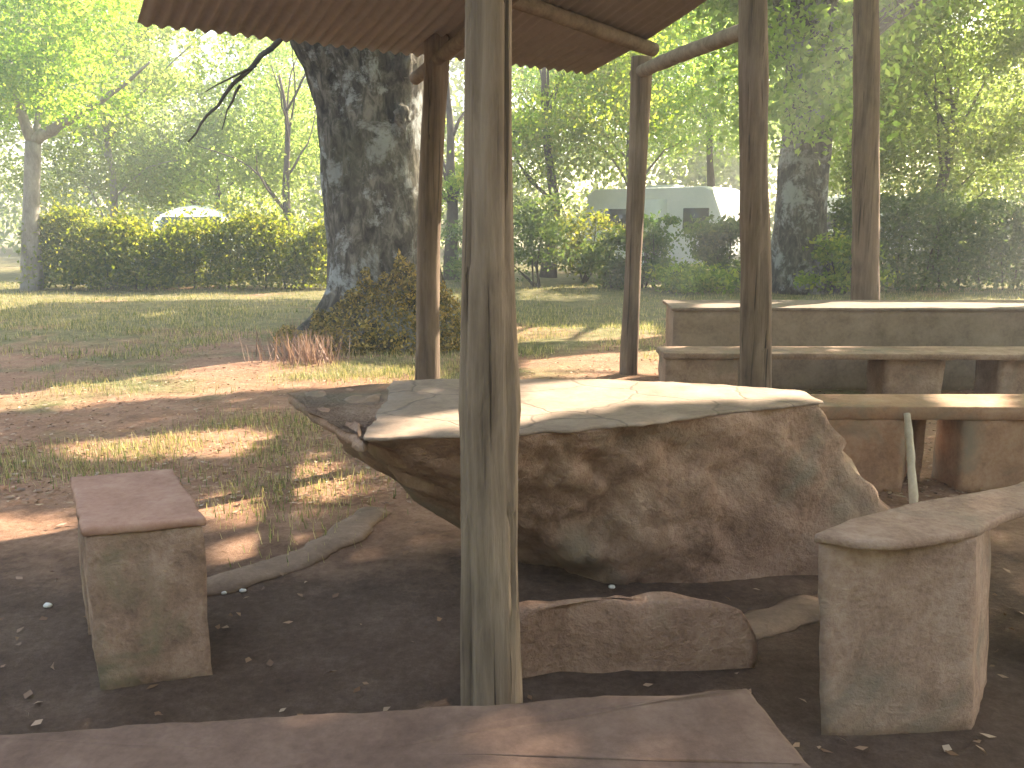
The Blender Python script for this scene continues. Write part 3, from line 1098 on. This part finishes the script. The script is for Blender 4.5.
# ------------------------------------------------------------------ hedges and shrubs
def hedge(name, pxs, Y, h, depth, mat, label, seed, n, leaf=.1, cat='hedge', stems=True):
    rng = np.random.default_rng(seed)
    xa, xb = aty(pxs[0], 280, Y)[0], aty(pxs[1], 280, Y)[0]
    root = empty(name, ((xa + xb) / 2, Y, 0)); tag(root, label, cat)
    x = rng.uniform(xa, xb, n)
    hh = h * (1 + .35 * (rng.uniform(0, 1, n) > .86) * rng.uniform(0, 1, n)) * np.array([1 + .38 * mnoise.noise(Vector((q * .9, seed, 0))) + .14 * mnoise.noise(Vector((q * 3.1, seed, 4))) for q in x])
    z = hh * rng.uniform(0, 1, n) ** .8 + .05
    y = Y + depth * rng.normal(size=n) * .4 * (1.1 - .4 * z / h)
    dens = np.array([mnoise.noise(Vector((a * 1.3, b * 1.5, seed))) for a, b in zip(x, z)])
    keep = dens > -.48
    P = np.stack([x, y, z], 1)[keep]
    quads_obj('foliage', leaf_quads(P, leaf, rng=rng), mat, root)
    mb = MB()
    for k in range(int(abs(xb - xa) / .45)):
        sx_ = xa + (xb - xa) * (k + rng.uniform(.2, .8)) / int(abs(xb - xa) / .45)
        limb(mb, (sx_, Y + rng.normal() * .15, -.05), (sx_ + rng.normal() * .2, Y + rng.normal() * .2, h * rng.uniform(.6, 1.05)), .025, .008, .05, int(seed * 50 + k), 6, 4)
    mb.build('stems', M['bark_dark'], root)
    return root


hedge('hedge', (40, 340), 20.5, 1.55, 1.1, M['hedge'], 'sunlit leafy hedge along the left behind the lawn', 3, 34000, .095)
hedge('hedge', (830, 1120), 20.0, 2.05, 1.4, M['leaf_dark'], 'tall dark hedge behind the rightmost log post', 4, 30000, .1)
def bush(px, Y, h, r, mat, label, seed, n=3500, leaf=.11, bare=0):
    rng = np.random.default_rng(seed)
    x0 = aty(px, 280, Y)[0]
    root = empty('bush', (x0, Y, 0)); tag(root, label, 'bush', 'bushes before the caravan and wood')
    C = np.array([(x0 + rng.normal() * r * .55, Y + rng.normal() * r * .45, h * rng.uniform(.1, .92)) for _ in range(26)])
    P = clump_points(C, n / 26, r * .3, rng); P = P[P[:, 2] > .03]
    quads_obj('foliage', leaf_quads(P, leaf, rng=rng), mat, root)
    mb = MB()
    for k in range(6):
        limb(mb, (x0 + rng.normal() * .08, Y, -.05), C[k], .03, .008, .08, seed * 9 + k, 6, 4)
    mb.build('stems', M['bark_dark'], root)


bush(540, 21, 2.3, .9, M['leaf_dark'], 'dark shrub just right of the near log post', 31)
bush(584, 22.5, 1.9, .7, M['hedge'], 'small light shrub between the near log post and thin frame post', 32, 2600)
bush(608, 20.5, 1.6, .7, M['leaf_dark'], 'low dark shrub left of the thin frame post', 33, 2600)
bush(652, 20.5, 1.8, .5, M['leaf_dark'], 'narrow dark shrub right of the thin frame post, covering the caravan corner', 34, 2400)
bush(722, 21, 1.6, .7, M['leaf_dark'], 'round dark shrub in front of the caravan, left of the reddish post', 35, 5200)
bush(694, 19.2, .5, .7, M['hedge'], 'low bright ground shrub at the foot of the caravan', 36, 2600)
bush(838, 19, 1.3, .6, M['hedge'], 'yellow-green shrub between thick dark trunk and rightmost post', 37, 2600)
bush(480, 22, 1.9, .8, M['leaf_dark'], 'dark shrub behind the near log post', 38, 2600)

# dry bracken beside the old trunk
def tufts(name, centres, per, h, mat, spread, rng, wid=.006):
    V = []
    for c in centres:
        m = max(3, int(per * rng.uniform(.5, 1.5)))
        p = np.asarray(c) + np.concatenate([rng.normal(size=(m, 2)) * spread, np.zeros((m, 1))], 1)
        hh = h * rng.uniform(.4, 1.2, m)
        an = rng.uniform(0, 2 * math.pi, m)
        le = rng.uniform(.1, .7, m) * hh
        w_ = wid * rng.uniform(.6, 1.5, m)
        dx, dy = np.cos(an), np.sin(an)
        q = np.empty((m, 4, 3))
        sx_, sy_ = -dy * w_, dx * w_
        q[:, 0] = p + np.stack([sx_, sy_, -.01 + 0 * hh], 1)
        q[:, 1] = p - np.stack([sx_, sy_, .01 + 0 * hh], 1)
        q[:, 2] = p + np.stack([dx * le - sx_ * .2, dy * le - sy_ * .2, hh], 1)
        q[:, 3] = p + np.stack([dx * le + sx_ * .2, dy * le + sy_ * .2, hh], 1)
        V.append(q)
    return np.concatenate(V)


rng = np.random.default_rng(61)
c = [(*at(rng.normal(303, 22), rng.uniform(338, 366), 0)[:2], 0.0) for _ in range(46)]
br = quads_obj('dry_bracken', tufts('b', c, 13, .3, M['dry'], .11, rng, .007), M['dry'])
tag(br, 'patch of dry pinkish bracken left of the old trunk base', 'bracken')

# ------------------------------------------------------------------ grass and litter
rng = np.random.default_rng(71)
cent = []
for _ in range(5200):
    px, py = rng.uniform(-40, 1060), 290 + 190 * rng.uniform(0, 1) ** 1.5
    p = at(px, py, 0)
    d = mnoise.noise(Vector((p[0] * .55, p[1] * .55, 1.))) + .5 * mnoise.noise(Vector((p[0] * 1.6, p[1] * 1.6, 5.)))
    if d + min(.25, (p[1] - 9.5) * .05) < .06: continue
    if p[0] > 1.1 and p[1] < 9: continue
    if p[1] < 4.7: continue
    cent.append((p[0], p[1], gz(p[0], p[1])))
for _ in range(120):   # lit tufts near the kerb and stone table
    p = at(rng.normal(300, 45), rng.normal(475, 28), 0)
    cent.append((p[0], p[1], gz(p[0], p[1])))
for _ in range(120):
    p = at(rng.uniform(280, 450), rng.normal(375, 5), 0)
    cent.append((p[0], p[1], gz(p[0], p[1])))
GV = [tufts('g', cent, 20, .055, M['grass'], .11, rng, .0028)]
cent = []
for _ in range(5500):      # rougher lawn towards the hedge
    p = at(rng.uniform(-60, 1080), 283 + 75 * rng.uniform(0, 1) ** 1.3, 0)
    if p[0] > .9 and p[1] < 9: continue
    if mnoise.noise(Vector((p[0] * .5, p[1] * .5, 1.))) + .6 * mnoise.noise(Vector((p[0] * 1.9, p[1] * 1.9, 5.))) < -.12: continue
    cent.append((p[0], p[1], gz(p[0], p[1])))
GV.append(tufts('g', cent, 9, .07, M['grass'], .14, rng, .006))
g = quads_obj('grass', np.concatenate(GV), M['grass'])
tag(g, 'sparse dry and green grass on the trodden ground', 'grass', None, 'stuff')

P = []
for _ in range(30000):
    px, py = rng.uniform(-60, 1090), 292 + 468 * rng.uniform(0, 1) ** 1.25
    p = at(px, py, 0)
    if p[1] < 4.4 and rng.uniform() < .985: continue
    P.append((p[0], p[1], gz(p[0], p[1]) + rng.uniform(.004, .02)))
P = np.array(P)
V = leaf_quads(P, .042, rng=rng)
cz = V.mean(1, keepdims=True)
V[:, :, 2] = cz[:, :, 2] + (V[:, :, 2] - cz[:, :, 2]) * .25
lt = quads_obj('fallen_leaves', V, M['litter'])
tag(lt, 'dry leaves and twigs scattered over the ground', 'leaf litter', None, 'stuff')

# a few pale pebbles
for i, (px, py, r, lab) in enumerate(((612, 588, .012, 'tiny pale pebble at the left end of the flat boulder'),
                                      (48, 607, .014, 'pale pebble on the ground left of the block stool'),
                                      (243, 592, .012, 'pale pebble beside the kerb, right of the block stool'),
                                      (224, 594, .01, 'small pale pebble by the kerb, nearest the block stool'))):
    p = at(px, py, 0)
    b2 = bmesh.new(); bmesh.ops.create_icosphere(b2, subdivisions=2, radius=1)
    vs = [np.array(v.co) * r * np.array([1.3, 1, .7]) * (1 + .25 * fbm(np.array(v.co), 1.5, 2, i * 3.)) + np.array([p[0], p[1], r * .5]) for v in b2.verts]
    mb = MB(); mb.add(vs, [tuple(v.index for v in f.verts) for f in b2.faces]); b2.free()
    tag(mb.build('pebble', M['pebble'], None, True, (p[0], p[1], 0)), lab, 'pebble', 'pebbles on the floor')

# ------------------------------------------------------------------ caravan and car
def rbox(mb, x0, x1, y0, y1, z0, z1, bev=.05):
    b2 = bmesh.new(); bmesh.ops.create_cube(b2, size=1)
    for v in b2.verts:
        v.co = Vector(((x0 + x1) / 2 + v.co.x * (x1 - x0), (y0 + y1) / 2 + v.co.y * (y1 - y0), (z0 + z1) / 2 + v.co.z * (z1 - z0)))
    if bev:
        bmesh.ops.bevel(b2, geom=list(b2.edges), offset=bev, segments=3, affect='EDGES')
    b2.verts.index_update()
    mb.add([tuple(v.co) for v in b2.verts], [tuple(v.index for v in f.verts) for f in b2.faces]); b2.free()


def wheel(parent, x, y, r, w):
    mb = MB(); tube(mb, [(x, y - w / 2, r), (x, y + w / 2, r)], [r, r], 24)
    wo = mb.build('wheel', M['rubber'], parent, origin=(0, 0, 0))
    mb = MB(); tube(mb, [(x, y - w / 2 - .012, r), (x, y + w / 2 + .012, r)], [r * .6, r * .6], 20)
    ro = mb.build('rim', M['white_paint'], None, origin=(0, 0, 0)); ro.parent = wo
    return wo


def caravan(loc, rz, label):
    root = empty('caravan', loc, rz); tag(root, label, 'caravan', 'caravans on the campsite')
    prof = [(-2.2, .45), (2.1, .45), (2.2, .7), (2.12, 1.5), (1.75, 2.42), (1.55, 2.52), (-1.9, 2.52), (-2.14, 2.35), (-2.25, 1.2)]
    prof = [np.array(p) for p in prof]
    pr = resample(prof, .15)
    vs, fs = [], []
    n = len(pr)
    for y in (-1.05, -1.0, 1.0, 1.05):
        s = .98 if abs(y) > 1.02 else 1
        for p in pr:
            vs.append((p[0] * s, y, 1.45 + (p[1] - 1.45) * s))
    for j in range(3):
        for i in range(n):
            k = (i + 1) % n
            fs.append((j * n + i, j * n + k, (j + 1) * n + k, (j + 1) * n + i))
    fs.append(tuple(range(n))[::-1]); fs.append(tuple(3 * n + i for i in range(n)))
    mb = MB(); mb.add(vs, fs); mb.build('body', M['white_paint'], root, False, (0, 0, 0))
    for x0_, x1_ in ((-1.75, -.55), (.95, 1.7)):
        mb = MB(); rbox(mb, x0_, x1_, -1.075, -1.04, 1.35, 1.95, .012)
        mb.build('window', M['glass'], root, True, (0, 0, 0))
    mb = MB(); rbox(mb, -.2, .45, -1.075, -1.04, .55, 2.2, .012); mb.build('door', M['white_paint'], root, True, (0, 0, 0))
    mb = MB(); rbox(mb, -.6, .3, -.4, .4, 2.5, 2.62, .04); mb.build('roof_vent', M['white_paint'], root, True, (0, 0, 0))
    mb = MB(); tube(mb, [(2.1, -.25, .5), (3.2, 0, .5)], [.04, .04], 8); tube(mb, [(2.1, .25, .5), (3.2, 0, .5)], [.04, .04], 8)
    mb.build('tow_bar', M['rubber'], root, True, (0, 0, 0))
    wheel(root, -.2, -.98, .32, .2); wheel(root, -.2, .98, .32, .2)
    return root


caravan((CVX, CVY, 0), R(-37), 'white caravan behind shrubs, between the thin frame post and the reddish post')
p = aty(850, 280, 33)
caravan((p[0], 33, 0), R(8), 'distant white caravan glimpsed right of the thick dark trunk')


def car(loc, rz, label):
    root = empty('parked_car', loc, rz); tag(root, label, 'car')
    def loft(prof, ys, name, mat, narrow):
        pr = resample([np.array(p) for p in prof], .08); n = len(pr)
        vs, fs = [], []
        for y in ys:
            for q in pr:
                k = narrow(q[1])
                vs.append((q[0], y * k, q[1] - .5 * max(0, q[1] - 1.2) * (y / .84) ** 2))
        for j in range(len(ys) - 1):
            for i in range(n):
                k = (i + 1) % n
                fs.append((j * n + i, j * n + k, (j + 1) * n + k, (j + 1) * n + i))
        fs.append(tuple(range(n))[::-1]); fs.append(tuple((len(ys) - 1) * n + i for i in range(n)))
        mb = MB(); mb.add(vs, fs)
        return mb.build(name, mat, root, False, (0, 0, 0))
    body = [(-2.05, .3), (2.0, .3), (2.1, .5), (2.05, .75), (1.1, .93), (.55, 1.3), (.1, 1.5), (-.5, 1.56), (-1.1, 1.52), (-1.7, 1.3), (-2.0, .95), (-2.1, .6)]
    body = [(x_, z_) for x_, z_ in body]
    loft(body, (-.84, -.8, -.6, -.35, 0, .35, .6, .8, .84), 'body', M['car_paint'], lambda z: 1 - max(0, z - .9) * .3)
    glass = [(.85, .98), (.48, 1.27), (.08, 1.42), (-.5, 1.47), (-1.05, 1.43), (-1.5, 1.22), (-1.6, .98)]
    for sg in (-1, 1):
        pr = np.array(glass)
        vs = [(q[0], sg * (.86 * (1 - max(0, q[1] - .9) * .3)), q[1]) for q in pr] + [(q[0], sg * (.82 * (1 - max(0, q[1] - .9) * .3)), q[1]) for q in pr]
        n = len(pr)
        fs = [tuple(range(n)), tuple(n + i for i in range(n))] + [(i, (i + 1) % n, n + (i + 1) % n, n + i) for i in range(n)]
        mb = MB(); mb.add(vs, fs); mb.build('window', M['glass'], root, False, (0, 0, 0))
    mb = MB()
    mb.add([(1.06, -.66, .97), (1.06, .66, .97), (.6, .6, 1.3), (.6, -.6, 1.3), (1.03, -.66, .93), (1.03, .66, .93), (.57, .6, 1.26), (.57, -.6, 1.26)],
           [(0, 1, 2, 3), (4, 5, 6, 7), (0, 1, 5, 4), (1, 2, 6, 5), (2, 3, 7, 6), (3, 0, 4, 7)])
    mb.build('windscreen', M['glass'], root, False, (0, 0, 0))
    for sg in (-1, 1):
        mb = MB(); rbox(mb, 2.0, 2.1, sg * .6 - .14, sg * .6 + .14, .58, .72, .03); mb.build('headlight', M['white_paint'], root, True, (0, 0, 0))
    for x in (-1.3, 1.3):
        for y in (-.78, .78):
            wheel(root, x, y, .31, .19)
    return root


p = aty(198, 280, 24.)
o = car((p[0], 24., 0), R(-74), 'pale rounded car showing its roof and windscreen above the left hedge')
o.scale = (1.25, 1.25, 1.32)

# ------------------------------------------------------------------ unseen overhead canopy, added to shade the place around chosen sun patches
rng = np.random.default_rng(808)
hosts = [('old_tree', big), ('old_tree', second)]
shade_tree = empty('shade_tree', (12.5, 13.5, 0))  # unseen tree, added to carry leaves that shade the tables
tag(shade_tree, 'tall leafy tree added unseen beyond the right edge to shade the tables', 'tree')
mb = MB()
tube(mb, [(12.5, 13.5, -.1), (12.3, 13.4, 3), (12, 13.2, 7)], [.5, .38, .3], 14, .15, 2.5, 3., .3)
for i, tp in enumerate([(7, 10, 8), (9, 8, 9), (6, 13, 9.5), (13, 9, 9), (10, 17, 10), (15, 15, 11), (5, 11, 10)]):
    limb(mb, (12, 13.2, 6 + .12 * i), tp, .2, .03, .1, 500 + i, 9)
mb.build('trunk', M['bark_dark'], shade_tree)

N = 120000
q = np.stack([rng.uniform(-9, 8, N), rng.uniform(-3.5, 17.5, N)], 1)
z = rng.uniform(6.0, 10.5, N) + .12 * q[:, 1]
# leaves gather into sprays
cell = np.array([mnoise.noise(Vector((a * .9, b * .9, c_ * .5))) for a, b, c_ in zip(q[:, 0], q[:, 1], z)])
keep = cell > -.2 - .5 * (q[:, 1] < 7)
q, z = q[keep], z[keep]
P = np.stack([q[:, 0] + S[0] / S[2] * z, q[:, 1] + S[1] / S[2] * z, z], 1)
out = (P[:, 2] - CH) > .29 * P[:, 1]
P = P[out]
for gzv, poly in GAPS:
    k = (P[:, 2] - gzv) / S[2]
    Q = P[:, :2] - S[None, :2] * k[:, None]
    P = P[~inpoly(Q, poly)]
cen = np.array([[BX, BY], [aty(797, 290, 19.6)[0], 19.6], [12.5, 13.5]])
own = np.argmin(np.linalg.norm(P[:, None, :2] - cen[None] , axis=2) - np.array([3.5, 0, 1.]), axis=1)
for k, (host, mat) in enumerate(((big, 'leaf'), (second, 'leaf'), (shade_tree, 'leaf'))):
    pk = P[own == k]
    if len(pk):
        quads_obj('canopy', leaf_quads(pk, .2, aspect=.7, rng=rng), M[mat], host)  # unseen leaves added for shade, left open over the sun patches

# ------------------------------------------------------------------ haze
mb = MB()
rbox(mb, -75, 75, -45, 75, -1.2, 24, 0)
t = NT('pale_air')
t.t.nodes.remove(t.b)
pv = t.n('ShaderNodeVolumePrincipled')
pv.inputs['Color'].default_value = (.93, .96, 1, 1)
pv.inputs['Density'].default_value = .0066
pv.inputs['Anisotropy'].default_value = .35
t.l(pv.outputs[0], t.out.inputs['Volume'])
tag(mb.build('haze', t.m, None, False), kind='stuff')

# ------------------------------------------------------------------ light
world = bpy.data.worlds.new('World')
scene.world = world
world.use_nodes = True
nt = world.node_tree
bg = nt.nodes['Background']
sky = nt.nodes.new('ShaderNodeTexSky')
sky.sky_type = 'NISHITA'
sky.sun_disc = False
sky.sun_elevation = EL
sky.sun_rotation = AZ
sky.air_density = 1.2
sky.dust_density = 2.0
nt.links.new(sky.outputs[0], bg.inputs[0])
bg.inputs[1].default_value = .15

sd = bpy.data.lights.new('sun', 'SUN')
sd.energy = 5.0
sd.angle = R(.5)
sd.color = (1, .93, .82)
so = bpy.data.objects.new('sun', sd)
COL.objects.link(so)
so.rotation_euler = Vector(-S).to_track_quat('-Z', 'Y').to_euler()

scene.view_settings.view_transform = 'Standard'
scene.view_settings.look = 'None'
scene.view_settings.gamma = 1
scene.view_settings.use_curve_mapping = False
scene.view_settings.exposure = 2.65
scene.view_settings.use_white_balance = True
scene.view_settings.white_balance_temperature = 7400
scene.view_settings.white_balance_tint = 12
scene.cycles.max_bounces = 7
scene.cycles.diffuse_bounces = 4
scene.cycles.transmission_bounces = 4
scene.cycles.use_denoising = True
scene.cycles.sample_clamp_indirect = 6
